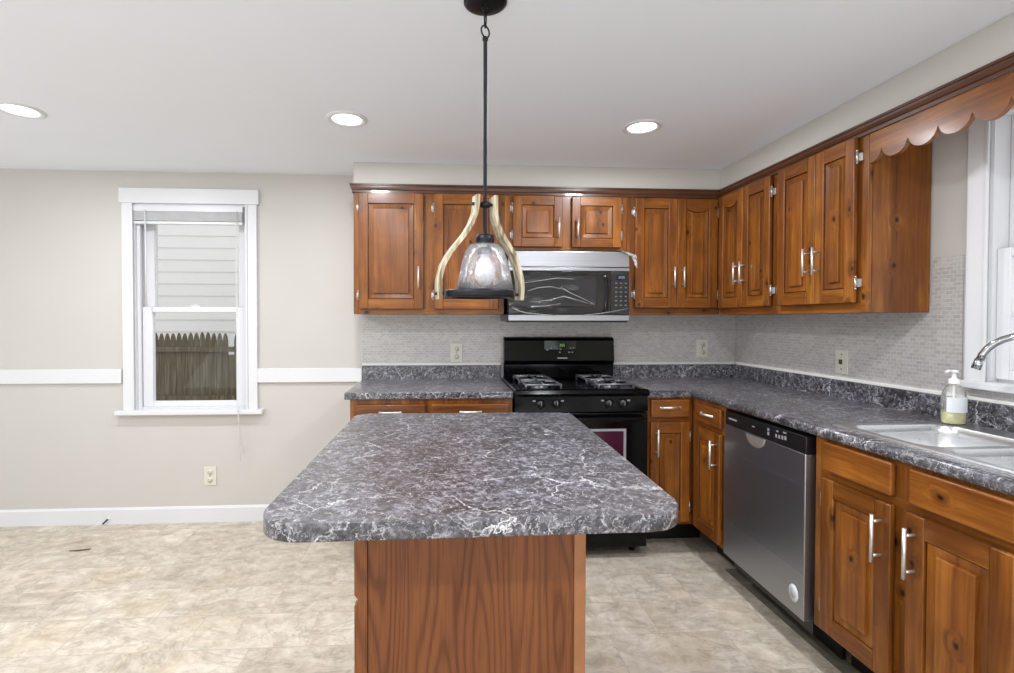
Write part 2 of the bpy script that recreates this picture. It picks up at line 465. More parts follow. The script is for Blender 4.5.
# ------------------------------------------------------------------ room shell
XL, YN = -4.0, -1.9          # unseen extents of the room
struct(MB().box(XL, R + 0.15, YN, W + 0.15, -0.1, 0).build('floor', 'floor'))
struct(MB().box(XL, R + 0.15, YN, W + 0.15, H, H + 0.12).build('ceiling', 'ceil'))
# back wall with the window opening
wx0, wx1, wz0, wz1 = -2.019, -1.281, 0.742, 2.103
b = MB()
b.box(XL, wx0, W, W + 0.15, 0, H); b.box(wx1, R + 0.15, W, W + 0.15, 0, H)
b.box(wx0, wx1, W, W + 0.15, 0, wz0); b.box(wx0, wx1, W, W + 0.15, wz1, H)
struct(b.build('wall_back', 'wall'))
# right wall with its window opening
ry0, ry1, rz0, rz1 = 0.96, 1.787, 1.105, 2.13
b = MB()
b.box(R, R + 0.15, YN, ry0, 0, H); b.box(R, R + 0.15, ry1, W, 0, H)
b.box(R, R + 0.15, ry0, ry1, 0, rz0); b.box(R, R + 0.15, ry0, ry1, rz1, H)
struct(b.build('wall_right', 'wall'))
struct(MB().box(XL, R + 0.15, YN - 0.15, YN, 0, H).build('wall_front', 'wall'))
# boxed soffit over the wall cabinets
b = MB()
b.prism([(-0.542, YF), (XF, YF), (XF, YN), (R - 0.001, YN), (R - 0.001, W - 0.001), (-0.542, W - 0.001)], 2, 2.179, H - 0.001)
struct(b.build('wall_soffit', 'wall'))
# base and chair rail
b = MB()
b.prism([(W, 0.0), (W, 0.106), (W - 0.006, 0.106), (W - 0.014, 0.094), (W - 0.016, 0.0)], 0, XL, -0.508)
struct(b.build('baseboard_back', 'trim'))
for i, (a, c) in enumerate(((XL, -2.09), (-1.222, -0.536))):
    struct(MB().box(a, c, W - 0.018, W, 0.926, 1.021, 0.004).build('trim_%d' % (i + 1), 'trim'))
# mosaic splashback and the white bead along its foot
struct(MB().box(-0.534, R - 0.006, W - 0.006, W, 0.95, UZ + 0.03).build('wall_tile_back', 'mosaic'))
b = MB().box(R - 0.006, R, 2.0, W, 0.95, UZ + 0.03)
b.box(R - 0.006, R, 1.875, 2.0, 0.95, 1.608); b.box(R - 0.006, R, 0.9, 1.875, 0.95, 1.08)
struct(b.build('wall_tile_right', 'mosaic'))
b = MB().box(-0.534, 0.404, W - 0.02, W - 0.006, 1.036, 1.053, 0.004).box(1.18, R - 0.02, W - 0.02, W - 0.006, 1.036, 1.053, 0.004)
b.box(R - 0.02, R - 0.006, 1.0, W - 0.02, 1.036, 1.053, 0.004)
struct(b.build('trim_3', 'caulk'))
# strip of underlay beside the toe kick, part of its dark tone painted shadow
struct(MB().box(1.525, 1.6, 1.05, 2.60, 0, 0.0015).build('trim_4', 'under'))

# ------------------------------------------------------------------ window over the dining side
def sash(root, name, x0, x1, z0, z1, y0, y1, st, rb, rt):
    """double-hung sash frame with its pane, local x along the wall"""
    f = MB()
    f.box(x0, x0 + st, y0, y1, z0, z1, 0.003); f.box(x1 - st, x1, y0, y1, z0, z1, 0.003)
    f.box(x0 + st, x1 - st, y0, y1, z0, z0 + rb, 0.003); f.box(x0 + st, x1 - st, y0, y1, z1 - rt, z1, 0.003)
    fo = f.build(name, 'vinyl', root)
    MB().box(x0 + st - 0.004, x1 - st + 0.004, (y0 + y1) / 2 - 0.003, (y0 + y1) / 2 + 0.003, z0 + rb - 0.004, z1 - rt + 0.004).build('pane', 'glass', fo)
    return fo
def window(name, loc, rotz, w, z0, z1, cas, head, zmeet, muntin=False, stoolx=0.04, ins=0.034, dp=0.040, stl=0.064):
    """local frame: x along the wall (0..w opening), y into the wall, z up"""
    o = bpy.data.objects.new(name, None); COL.objects.link(o)
    o.location = loc; o.rotation_euler = (0, 0, rotz)
    MAT[o.name] = Matrix.Translation(loc) @ Matrix.Rotation(rotz, 4, 'Z')
    struct(o)
    c = MB()
    c.box(-cas, 0, -0.019, 0, z0 - 0.02, z1, 0.003); c.box(w, w + cas, -0.019, 0, z0 - 0.02, z1, 0.003)
    c.box(-cas - 0.014, w + cas + 0.014, -0.024, 0, z1, z1 + head, 0.003)
    c.box(0.0, 0.012, -0.024, -0.017, z0, z1, 0.002); c.box(w - 0.012, w, -0.024, -0.017, z0, z1, 0.002)
    c.build('casing', 'trim', o)
    j = MB()
    j.box(0, 0.014, -0.001, 0.15, z0, z1); j.box(w - 0.014, w, -0.001, 0.15, z0, z1); j.box(0.014, w - 0.014, -0.001, 0.15, z1 - 0.014, z1)
    j.box(0.014, w - 0.014, 0.03, 0.16, z0 - 0.005, z0 + 0.02)
    for xx in ((0.014, w - 0.034) if ins > 0.02 else ()):
        j.box(xx, xx + 0.02, 0.020, 0.038, z0, z1, 0.002); j.box(xx, xx + 0.02, 0.078, 0.086, z0, z1)
    j.build('jamb', 'vinyl', o)
    s_ = MB().box(-cas - stoolx, w + cas + stoolx, -0.05, 0.03, z0 - 0.022, z0 + 0.008, 0.006)
    s_.build('stool', 'trim', o)
    lo = sash(o, 'lower_sash', ins, w - ins, z0 + 0.02, zmeet + 0.016, dp, dp + 0.035, stl, 0.036, 0.034)
    up_ = sash(o, 'upper_sash', ins, w - ins, zmeet - 0.018, z1 - 0.014, dp + 0.046, dp + 0.078, stl - 0.002, 0.034, 0.042)
    l = MB().box(w / 2 - 0.03, w / 2 + 0.03, dp + 0.006, dp + 0.03, zmeet + 0.016, zmeet + 0.026, 0.003)
    l.cyl((w / 2, dp + 0.018, zmeet + 0.026), (w / 2, dp + 0.018, zmeet + 0.034), 0.012)
    l.build('sash_lock', 'vinyl', lo)
    if muntin:
        for sh, za, zb, yy in ((lo, z0 + 0.056, zmeet - 0.018, dp + 0.0175), (up_, zmeet + 0.016, z1 - 0.056, dp + 0.062)):
            m = MB()
            for k in (1, 2):
                xx = ins + stl + (w - 2 * ins - 2 * stl) * k / 3
                m.box(xx - 0.009, xx + 0.009, yy - 0.008, yy + 0.008, za, zb)
            zz = (za + zb) / 2
            m.box(ins + stl, w - ins - stl, yy - 0.008, yy + 0.008, zz - 0.009, zz + 0.009)
            m.build('muntins', 'vinyl', sh)
    return o
window('window_1', (wx0, W, 0), 0.0, wx1 - wx0, wz0, wz1, 0.06, 0.098, 1.412)
window('window_2', (R, ry1, 0), -PI / 2, ry1 - ry0, rz0, rz1, 0.068, 0.075, 1.60, muntin=True, stoolx=0.0, ins=0.015, dp=0.016, stl=0.046)

# raised mini blind
t = thing('mini_blind', 'white mini blind pulled up to the top of the narrow window', 'blind', (-1.6625, W + 0.012, 1.965))
MB().box(-2.012, -1.314, W - 0.012, W + 0.016, 2.052, 2.09, 0.003).build('headrail', 'vinyl', t, True)
s_ = MB()
for k in range(9):
    z = 1.993 + k * 0.0065
    s_.box(-2.008, -1.318, W - 0.012, W + 0.014, z, z + 0.0042)
s_.build('slats', 'slat', t, True)['kind'] = 'stuff'
MB().box(-2.008, -1.318, W - 0.011, W + 0.013, 1.97, 1.988, 0.003).build('bottom_rail', 'vinyl', t, True)
MB().cyl((-1.93, W - 0.016, 2.06), (-1.925, W - 0.02, 1.43), 0.005, 8).build('tilt_wand', 'vinyl', t, True)
c = MB()
c.tube([(-1.345, W - 0.016, 2.06), (-1.344, W - 0.03, 1.6), (-1.33, W - 0.058, 0.76), (-1.32, W - 0.05, 0.42)], 0.0018, 6)
c.tube([(-1.352, W - 0.016, 2.06), (-1.350, W - 0.03, 1.6), (-1.338, W - 0.058, 0.76), (-1.30, W - 0.045, 0.46)], 0.0018, 6)
c.build('pull_cord', 'cord', t, True)

# ------------------------------------------------------------------ outside the window
struct(MB().box(-12, 8, W + 0.2, 16, -0.25, -0.05).build('ground', 'ground'))
hs = thing('neighbor_house', 'white clapboard house wall beyond the wooden fence', 'house', (-4.4, 9.3, -0.05))
b = MB()
for k in range(22):
    z = 1.129 + 0.2126 * k
    b.prism([(9.2, z), (9.217, z + 0.2126), (9.3, z + 0.2126), (9.3, z)], 0, -9.0, -1.0)
b.build('siding', 'siding', hs, True)
MB().box(-9.0, -1.0, 9.22, 9.3, -0.05, 1.129).build('skirt', 'siding', hs, True)
fn = thing('wooden_fence', 'weathered grey picket fence seen through the narrow window', 'fence', (-3.75, 8.02, -0.05))
pw, px0, i = 0.0872, -4.62, 0
while px0 + i * pw < -2.9:
    x = px0 + i * pw; i += 1
    if abs(x - (-3.3)) < 0.044:       # one picket is missing its top
        top = 0.80
        poly = [(x + 0.002, -0.04), (x + pw - 0.003, -0.04), (x + pw - 0.003, top), (x + 0.002, top)]
    else:
        top = 1.14 + random.uniform(-0.012, 0.008)
        xm = x + pw / 2
        poly = [(x + 0.002, -0.04), (x + pw - 0.003, -0.04), (x + pw - 0.003, top - 0.13), (xm + 0.03, top - 0.055), (xm + 0.009, top), (xm - 0.009, top), (xm - 0.03, top - 0.055), (x + 0.002, top - 0.13)]
    MB().prism(poly, 1, 8.0 + random.uniform(0, 0.006), 8.02).build('picket', 'fence', fn, True)
for z0, z1 in ((0.845, 0.925), (0.09, 0.17)):
    MB().box(-4.7, -2.8, 7.955, 8.0, z0, z1, 0.004).build('rail', 'fence', fn, True)

# ------------------------------------------------------------------ cabinet parts
def arc_top(x0, x1, z, dip, n=9):
    return [(x0 + (x1 - x0) * k / (n - 1), z - dip * math.sin(PI * k / (n - 1))) for k in range(n)]
def bar_handle(parent, x, z0, z1, y=-0.0265):
    h = MB()
    h.cyl((x, y - 0.034, z0), (x, y - 0.034, z1), 0.006, 12)
    for z in (z0 + 0.022, z1 - 0.022):
        h.cyl((x, y, z), (x, y - 0.034, z), 0.0045, 10)
    return h.build('handle', 'nickel', parent)
def bow_pull(parent, xc, z, y=-0.02, half=0.055):
    h = MB()
    pts = []
    for k in range(13):
        u = -1 + 2 * k / 12
        pts.append((xc + half * u, y - 0.026 * (1 - u * u) - 0.002, z + 0.004 * (1 - u * u)))
    rings = []
    for (a, b_, c_) in pts:
        rings.append([(a, b_ - 0.003, c_ - 0.006), (a, b_ + 0.003, c_ - 0.006), (a, b_ + 0.003, c_ + 0.006), (a, b_ - 0.003, c_ + 0.006)])
    h.loops(rings, 0, True, True, smooth=True)
    for sx in (-1, 1):
        h.lathe([(0.008, 0.0), (0.008, -0.005), (0.004, -0.006)], (xc + sx * half, y, z), 12, axis=1)
    return h.build('pull', 'nickel', parent)
def hinge(parent, x, z, side):
    """side -1: hinge on the left edge of the door (leaf on the frame to its left)"""
    h = MB()
    h.cyl((x + side * 0.004, -0.018, z - 0.022), (x + side * 0.004, -0.018, z + 0.022), 0.0055, 10)
    x0, x1 = sorted((x + side * 0.004, x + side * 0.016))
    h.box(x0, x1, -0.0035, 0.0, z - 0.017, z + 0.017, 0.001); h.box(min(x0, x1) if side < 0 else x0, x1, -0.018, 0.0, z - 0.012, z + 0.012, 0.001) if False else h.box(x + side * 0.004 - 0.002, x + side * 0.004 + 0.002, -0.018, 0.0, z - 0.018, z + 0.018)
    for zz in (z - 0.026, z + 0.026):
        h.lathe([(0.0, 0.005), (0.004, 0.003), (0.005, 0.0), (0.004, -0.003), (0.0, -0.005)], (x + side * 0.004, -0.018, zz), 8)
    return h.build('hinge', 'silver', parent)
def door(root, x0, x1, z0, z1, handle=None, hz=None, hin=None, arch=0.0, st=0.058, rl=0.062, rt=None, hgz=(0.085, 0.085)):
    rt = rt or rl
    T = 0.02
    fx0, fx1, fz0, fz1 = x0 + st, x1 - st, z0 + rl, z1 - rt
    f = MB()
    FR, BK = -0.027, -0.009
    f.box(x0, fx0, FR, BK, z0, z1, 0.004, 0); f.box(fx1, x1, FR, BK, z0, z1, 0.004, 0)
    f.box(fx0, fx1, FR, BK, z0, fz0, 0.0025, 1)
    top = arc_top(fx0, fx1, fz1, arch)
    f.prism([(fx0, z1), (fx0, fz1)] + top[1:-1] + [(fx1, fz1), (fx1, z1)], 1, FR + 0.0005, BK, 1)
    f.box(x0 + 0.009, x1 - 0.009, BK, -0.001, z0 + 0.009, z1 - 0.009, 0, 0)
    d = f.build('door', ['pv', 'ph'], root)
    # raised panel: loops stepping in from the frame
    def loop(ins, y):
        n = 9
        t = arc_top(fx0 + ins, fx1 - ins, fz1 - ins, arch, n)
        return [(fx0 + ins, y, fz0 + ins), (fx1 - ins, y, fz0 + ins)] + [(a, y, c_) for a, c_ in reversed(t)]
    p = MB()
    p.loops([loop(-0.003, -0.0095), loop(0.0045, -0.0095), loop(0.005, -0.0195), loop(0.031, -0.0155), loop(0.0325, -0.0155), loop(0.0335, -0.0245), loop(0.036, -0.0258)], 0, cap1=True)
    p.build('panel', 'pv', d)
    if handle:
        hx = x0 + 0.03 if handle == 'l' else x1 - 0.03
        bar_handle(d, hx, *hz)
    if hin:
        hx, sd = (x0, -1) if hin == 'l' else (x1, 1)
        hinge(d, hx, z1 - hgz[1], sd); hinge(d, hx, z0 + hgz[0], sd)
    return d
def drawer(root, x0, x1, z0, z1, pull=None, name='drawer'):
    d = MB().box(x0, x1, -0.026, -0.007, z0, z1, 0.007, 0, 3).box(x0 + 0.008, x1 - 0.008, -0.007, -0.001, z0 + 0.008, z1 - 0.008)
    d = d.build(name, 'ph', root)
    if pull is not None:
        bow_pull(d, (x0 + x1) / 2, pull, -0.026)
    return d
def carcass(root, w, z0, z1, depth, rails, name='body'):
    """box behind, face frame in front: rails = list of (z0,z1)"""
    MB().box(0.001, w - 0.001, 0.018, depth, z0, z1).build(name, 'pv', root)
    f = MB().box(0.0, w, 0.0, 0.018, z0, z1, 0.0015)
    for a, c_ in rails:
        f.box(0.03, w - 0.03, -0.0008, 0.004, a, c_, 0, 1)
    f.build('face_frame', ['pv', 'ph'], root)

# --- wall cabinets on the back wall (root origin: left end of the front, underside)
HZ = 2.176 - UZ
G1 = 'knotty pine wall cabinets'
def D(z): return z - UZ
t = thing('wall_cabinet', 'pine wall cabinet left of the microwave with two square-panelled doors', 'cabinet', (-0.542, YF, UZ), 0, G1)
carcass(t, 0.932, 0, HZ, W - YF - 0.008, [(0, D(1.412)), (D(2.118), HZ)])
X = lambda x: x + 0.542
door(t, X(-0.508), X(-0.112), D(1.412), D(2.122), 'r', (D(1.537), D(1.672)), 'l')
door(t, X(-0.048), X(0.353), D(1.412), D(2.122), 'r', (D(1.537), D(1.672)), 'l')
z2 = 1.784
t = thing('wall_cabinet', 'short pine wall cabinet directly above the microwave', 'cabinet', (0.392, YF, z2), 0, G1)
carcass(t, 0.783, 0, 2.176 - z2, W - YF - 0.008, [(0, 0.02), (0.335, 0.392)])
X = lambda x: x - 0.392
door(t, X(0.443), X(0.757), 1.803 - z2, 2.120 - z2, 'r', (1.85 - z2, 1.984 - z2), 'l', rl=0.055, st=0.055, hgz=(0.075, 0.075))
door(t, X(0.816), X(1.132), 1.803 - z2, 2.120 - z2, 'l', (1.85 - z2, 1.984 - z2), 'r', rl=0.055, st=0.055, hgz=(0.075, 0.075))
t = thing('wall_cabinet', 'pine wall cabinet between the microwave and the room corner', 'cabinet', (1.177, YF, UZ), 0, G1)
carcass(t, XF - 1.177 - 0.001, 0, HZ, W - YF - 0.008, [(0, D(1.424)), (D(2.112), HZ)])
X = lambda x: x - 1.177
door(t, X(1.223), X(1.4955), D(1.424), D(2.116), 'r', (D(1.55), D(1.683)), 'l')
door(t, X(1.497), X(1.760), D(1.424), D(2.116), 'l', (D(1.55), D(1.683)), 'r', arch=0.022)
# --- wall cabinets on the right wall (local x runs towards the camera)
DP = R - XF - 0.008
t = thing('wall_cabinet', 'pine wall cabinet on the right wall next to the corner', 'cabinet', (XF, 3.134, UZ), -PI / 2, G1)
carcass(t, 3.134 - 2.582, 0, HZ, DP, [(0, D(1.42)), (D(2.125), HZ)])
X = lambda y: 3.134 - y
door(t, X(3.113), X(2.859), D(1.422), D(2.125), 'r', (D(1.556), D(1.688)), 'l', arch=0.022, st=0.052)
door(t, X(2.857), X(2.613), D(1.422), D(2.125), 'l', (D(1.556), D(1.688)), 'r', st=0.052)
t = thing('wall_cabinet', 'pine wall cabinet beside the right window with a knotty end panel', 'cabinet', (XF, 2.581, UZ), -PI / 2, G1)
X = lambda y: 2.581 - y
carcass(t, X(2.012), 0, HZ, DP, [(0, D(1.42)), (D(2.13), HZ)])
door(t, X(2.548), X(2.284), D(1.422), D(2.13), 'r', (D(1.556), D(1.688)), 'l', st=0.052)
door(t, X(2.282), X(2.056), D(1.422), D(2.13), 'l', (D(1.556), D(1.688)), 'r', st=0.052)
e = MB().box(X(2.012), X(2.012) + 0.002, 0.018, DP, 0.0, HZ)
e.build('end_panel', 'pv', t)

# crown moulding along both runs
prof = [(0.0, 2.127), (-0.008, 2.127), (-0.008, 2.141), (-0.012, 2.146), (-0.016, 2.158), (-0.016, 2.168), (-0.020, 2.170), (-0.020, 2.179), (0.0, 2.179)]
YE = 0.86
rings = [[(-0.5425 + p[0], W - 0.03, p[1]) for p in prof], [(-0.5425 + p[0], YF - 0.0025 + p[0], p[1]) for p in prof],
         [(XF - 0.0025 + p[0], YF - 0.0025 + p[0], p[1]) for p in prof], [(XF - 0.0025 + p[0], YE, p[1]) for p in prof]]
c = MB().loops(rings, 0, True, True)
mesh_thing(c, 'crown_molding', 'crown', (XF, YF, 2.127), 'dark stained crown moulding running along the tops of the wall cabinets', 'molding')

# scalloped valance over the sink window
ys, ye, pitch_ = 2.010, 0.87, 0.1175
pts = [(ys, 2.127), (ys, 2.003)]
cusp = 1.955
n = 6
for k in range(1, n + 1):                      # half scallop against the cabinet
    a = PI / 2 * k / n
    pts.append((ys - (ys - cusp) * math.sin(a), 2.003 + 0.049 * (1 - math.cos(a))))
yy = cusp
while yy - pitch_ > ye:
    for k in range(1, 13):
        u = -1 + 2 * k / 12
        pts.append((yy - pitch_ / 2 * (1 + u), 2.003 + 0.049 * (1 - math.sqrt(max(0.0, 1 - (0.98 * u) ** 2))) / (1 - math.sqrt(1 - 0.98 ** 2))))
    yy -= pitch_
pts += [(ye, 2.052), (ye, 2.127)]
v = MB().prism(pts, 0, XF, XF + 0.019)
mesh_thing(v, 'scalloped_valance', 'py', (XF, ys, 2.003), 'scalloped pine valance board spanning above the sink window', 'valance')

# --- base cabinets
G2 = 'knotty pine base cabinets'
ZT = CZ - CT - 0.001
BZ = 0.166
def toe(root, w, rec, depth=0.2):
    MB().box(0.0, w, rec, rec + 0.012, 0, BZ).build('toe_kick', 'vinylbase', root)
t = thing('base_cabinet', 'pine base cabinet left of the range, mostly hidden by the island', 'cabinet', (-0.506, YB, 0), 0, G2)
carcass(t, 0.905, BZ, ZT, W - YB - 0.004, [(BZ, 0.19), (0.765, 0.775)]); toe(t, 0.905, 0.12)
X = lambda x: x + 0.506
drawer(t, X(-0.479), X(-0.088), 0.775, 0.876, 0.832); drawer(t, X(-0.056), X(0.378), 0.775, 0.876, 0.832)
door(t, X(-0.479), X(-0.088), 0.19, 0.757, 'r', (0.57, 0.72), 'l'); door(t, X(-0.056), X(0.378), 0.19, 0.757, 'l', (0.57, 0.72), 'r')
t = thing('base_cabinet', 'narrow pine base cabinet between the black range and the corner', 'cabinet', (1.168, YB, 0), 0, G2)
w = XB - 1.168 - 0.001
carcass(t, w, BZ, ZT, W - YB - 0.004, [(BZ, 0.19), (0.77, 0.79)]); toe(t, w + 0.15, 0.19)
X = lambda x: x - 1.168
drawer(t, X(1.19), X(1.415), 0.79, 0.892, 0.845); door(t, X(1.188), X(1.417), 0.19, 0.764, 'l', (0.573, 0.727), 'r', st=0.052)
t = thing('base_cabinet', 'narrow pine base cabinet between the corner and the dishwasher', 'cabinet', (XB, 2.800, 0), -PI / 2, G2)
w = 2.800 - 2.466
carcass(t, w, BZ, ZT, R - XB - 0.004, [(BZ, 0.19), (0.75, 0.77)]); toe(t, w, 0.155)
X = lambda y: 2.800 - y
drawer(t, X(2.728), X(2.474), 0.785, 0.884, 0.838); door(t, X(2.734), X(2.474), 0.19, 0.757, 'r', (0.573, 0.722), 'l', st=0.052)
t = thing('base_cabinet', 'pine sink base cabinet right of the dishwasher', 'cabinet', (XB, 1.846, 0), -PI / 2, G2)
w = 1.846 - 1.09
X = lambda y: 1.846 - y
MB().box(0.001, w - 0.001, 0.018, R - XB - 0.004, BZ, 0.70).build('body', 'pv', t)
f = MB().box(0, w, 0, 0.018, BZ, ZT, 0.0015)
f.box(0.03, w - 0.03, -0.0008, 0.004, 0.757, 0.787, 0, 1)
f.build('face_frame', ['pv', 'ph'], t); toe(t, w, 0.155)
for xx in (0.001, w - 0.017):
    MB().box(xx, xx + 0.016, 0.018, R - XB - 0.004, 0.70, ZT).build('side_panel', 'pv', t)
drawer(t, X(1.782), X(1.497), 0.787, 0.893, None, 'false_drawer'); drawer(t, X(1.438), X(1.15), 0.787, 0.893, None, 'false_drawer')
door(t, X(1.787), X(1.496), 0.19, 0.759, 'r', (0.565, 0.72), 'l'); door(t, X(1.442), X(1.15), 0.19, 0.759, 'l', (0.568, 0.722), 'r')

# --- worktops
t = MB().box(-0.534, 0.402, 2.776, W - 0.02, CZ - CT, CZ, 0.006).box(-0.534, 0.402, W - 0.024, W - 0.0065, CZ - 0.004, 1.036, 0.004)
mesh_thing(t, 'countertop', 'lam', (-0.066, 3.1, CZ - CT), 'short dark marble-look worktop left of the range', 'countertop', 'marble-look worktops')
sx0, sx1, sy0, sy1 = 1.497, 2.028, 1.082, 1.832      # sink outline
hx0, hx1, hy0, hy1 = sx0 + 0.012, sx1 - 0.012, sy0 + 0.012, sy1 - 0.012
xe = R - XB + 0
XC = 1.4206
t = MB()
outer = [(1.171, 2.776), (XC, 2.776), (XC, 1.07), (R - 0.02, 1.07), (R - 0.02, W - 0.02), (1.166, W - 0.02)]
# strips round the sink cut-out, with a rounded front edge
t.box(1.171, R - 0.02, 2.776, W - 0.02, CZ - CT, CZ, 0.0)
t.box(XC + 0.03, R - 0.02, hy1, 2.776, CZ - CT, CZ); t.box(XC + 0.03, hx0, 1.07, hy1, CZ - CT, CZ)
t.box(hx1, R - 0.02, 1.07, hy1, CZ - CT, CZ); t.box(hx0, hx1, 1.07, hy0, CZ - CT, CZ)
edge = [(XC + 0.03, CZ - CT), (XC + 0.006, CZ - CT), (XC, CZ - CT + 0.006), (XC, CZ - 0.014), (XC + 0.004, CZ - 0.005), (XC + 0.012, CZ - 0.001), (XC + 0.03, CZ)]
t.prism(edge, 1, 1.07, 2.776, smooth=True)
t.box(1.18, R - 0.007, W - 0.024, W - 0.0065, CZ - 0.004, 1.036, 0.004); t.box(R - 0.024, R - 0.0065, 1.07, W - 0.02, CZ - 0.004, 1.036, 0.004)
mesh_thing(t, 'countertop', 'lam', (1.75, 2.5, CZ - CT), 'long L-shaped dark marble-look worktop holding the sink', 'countertop', 'marble-look worktops')

# --- island
isl = thing('island_cabinet', 'oak veneered island cabinet under the large worktop, its back panel facing the room', 'cabinet', (0.078, 1.7, 0))
iz = CZ - CT - 0.001
b = MB().box(-0.188, 0.345, 1.284, 1.30, 0.0, iz)
b.build('back_panel', 'oak', isl, True)
notch = [(-0.221, 0.0), (-0.189, 0.0), (-0.189, iz), (-0.221, iz), (-0.221, 0.648), (-0.2195, 0.644), (-0.213, 0.637), (-0.2115, 0.631), (-0.216, 0.622), (-0.221, 0.617)]
MB().prism(notch, 1, 1.276, 1.302).build('corner_stile', 'oak', isl, True)
MB().box(0.3455, 0.376, 1.278, 1.302, 0, iz, 0.0015).build('corner_stile', 'oakedge', isl, True)
MB().box(-0.215, 0.37, 1.302, 2.08, 0.1, iz).build('body', 'oak', isl, True)
MB().box(-0.17, 0.33, 1.302, 2.04, 0, 0.1).build('toe_kick', 'vinylbase', isl, True)
for y0, y1 in ((1.33, 1.69), (1.70, 2.06)):
    MB().box(-0.2215, -0.2155, y0, y1, 0.13, 0.86, 0.002).build('door', 'oak', isl, True)
MB().box(-0.236, -0.222, 1.30, 1.325, iz - 0.035, iz, 0.002).build('bracket', 'blackplastic', isl, True)
def rounded(corners, rad, n=8):
    pts = []
    m = len(corners)
    for i in range(m):
        p, a, c_ = Vector(corners[i]), Vector(corners[i - 1]), Vector(corners[(i + 1) % m])
        da, dc = (a - p).normalized(), (c_ - p).normalized()
        r = rad[i]
        ang = math.acos(max(-1, min(1, da.dot(dc))))
        tlen = r / math.tan(ang / 2)
        cen = p + (da + dc).normalized() * (r / math.sin(ang / 2))
        s0, s1 = p + da * tlen - cen, p + dc * tlen - cen
        a0, a1 = math.atan2(s0.y, s0.x), math.atan2(s1.y, s1.x)
        d = (a1 - a0 + PI) % (2 * PI) - PI
        for k in range(n + 1):
            q = a0 + d * k / n
            pts.append((cen.x + r * math.cos(q), cen.y + r * math.sin(q)))
    return pts
ip = rounded([(-0.374, 0.996), (0.519, 1.006), (0.553, 2.142), (-0.361, 2.166)], [0.085, 0.085, 0.06, 0.06])
t = MB().prism(ip, 2, CZ - CT + 0.001, CZ, bev=0.0025, smooth=True)
mesh_thing(t, 'island_countertop', 'lam', (0.08, 1.57, CZ - CT), 'large dark marble-look island worktop with rounded corners', 'countertop')

# ------------------------------------------------------------------ gas range
rx0, rx1 = 0.406, 1.163
g = thing('gas_range', 'black gas range between the worktops under the microwave', 'range', (0.785, 3.08, 0))
B_ = lambda: MB()
MB().box(rx0, rx1, 2.80, 3.395, 0.05, 0.93, 0.003).build('body', 'black', g, True)
for x in (rx0 + 0.05, rx1 - 0.05):
    for y in (2.86, 3.34):
        MB().lathe([(0.018, 0), (0.018, 0.03), (0.01, 0.052)], (x, y, 0.0), 12, cap0=True, cap1=True).build('foot', 'blackplastic', g, True)
# cooktop tray with raised rim
c = MB()
def rect(x0, x1, y0, y1, z): return [(x0, y0, z), (x1, y0, z), (x1, y1, z), (x0, y1, z)]
c.loops([rect(rx0 - 0.002, rx1 + 0.002, 2.752, 3.36, 0.918), rect(rx0 - 0.003, rx1 + 0.004, 2.742, 3.365, 0.934), rect(rx0 - 0.002, rx1 + 0.002, 2.750, 3.362, 0.952), rect(rx0 + 0.008, rx1 - 0.008, 2.764, 3.355, 0.957), rect(rx0 + 0.022, rx1 - 0.022, 2.785, 3.34, 0.953), rect(rx0 + 0.035, rx1 - 0.035, 2.80, 3.33, 0.945)], 0, True, True)
ct = c.build('cooktop', 'black', g, True)
def grate(x0, x1, y0, y1):
    q = MB()
    z, r = 0.978, 0.0065
    ym = (y0 + y1) / 2
    for ya, yb in ((y0, ym - 0.012), (ym + 0.012, y1)):
        loop = [(x0, ya, z), (x1, ya, z), (x1, yb, z), (x0, yb, z)]
        for k in range(4):
            q.cyl(loop[k], loop[(k + 1) % 4], r, 8)
        xc, yc = (x0 + x1) / 2, (ya + yb) / 2
        for a, d in (((x0, yc), (xc - 0.03, yc)), ((x1, yc), (xc + 0.03, yc)), ((xc, ya), (xc, yc - 0.03)), ((xc, yb), (xc, yc + 0.03))):
            q.tube([(a[0], a[1], z), ((a[0] + d[0]) / 2, (a[1] + d[1]) / 2, z + 0.006), (d[0], d[1], z + 0.006)], r, 8)
        for k in loop:
            q.cyl(k, (k[0], k[1], 0.948), r, 8)
    return q.build('grate', 'iron', g, True)
for x0, x1 in ((0.475, 0.675), (0.895, 1.095)):
    grate(x0, x1, 2.80, 3.28)
    for y in (2.92, 3.165):
        MB().lathe([(0.048, 0), (0.048, 0.008), (0.036, 0.012), (0.036, 0.018), (0.0, 0.019)], ((x0 + x1) / 2, y, 0.946), 20).build('burner', 'iron', g, True)
# control panel and knobs
cp = MB().prism([(2.757, 0.832), (2.80, 0.832), (2.80, 0.917), (2.768, 0.917)], 0, rx0, rx1).build('control_panel', 'black', g, True)
for x, dx in ((0.549, -0.035), (0.639, 0.035), (0.938, -0.035), (1.018, 0.035)):
    k = MB()
    k.lathe([(0.026, 0.0), (0.026, -0.006), (0.019, -0.010), (0.017, -0.026), (0.0, -0.027)], (x, 2.763, 0.877), 20, axis=1)
    k.box(x - 0.0035, x + 0.0035, 2.727, 2.738, 0.861, 0.893, 0.001)
    kn = k.build('knob', 'blackplastic', g, True)
    MB().box(x - 0.0014, x + 0.0014, 2.7262, 2.7272, 0.872, 0.893).build('pointer', 'print', kn, True)
    MB().box(x + dx - 0.008, x + dx + 0.008, 2.7612, 2.7635, 0.889, 0.897).build('burner_mark', 'print', cp, True)
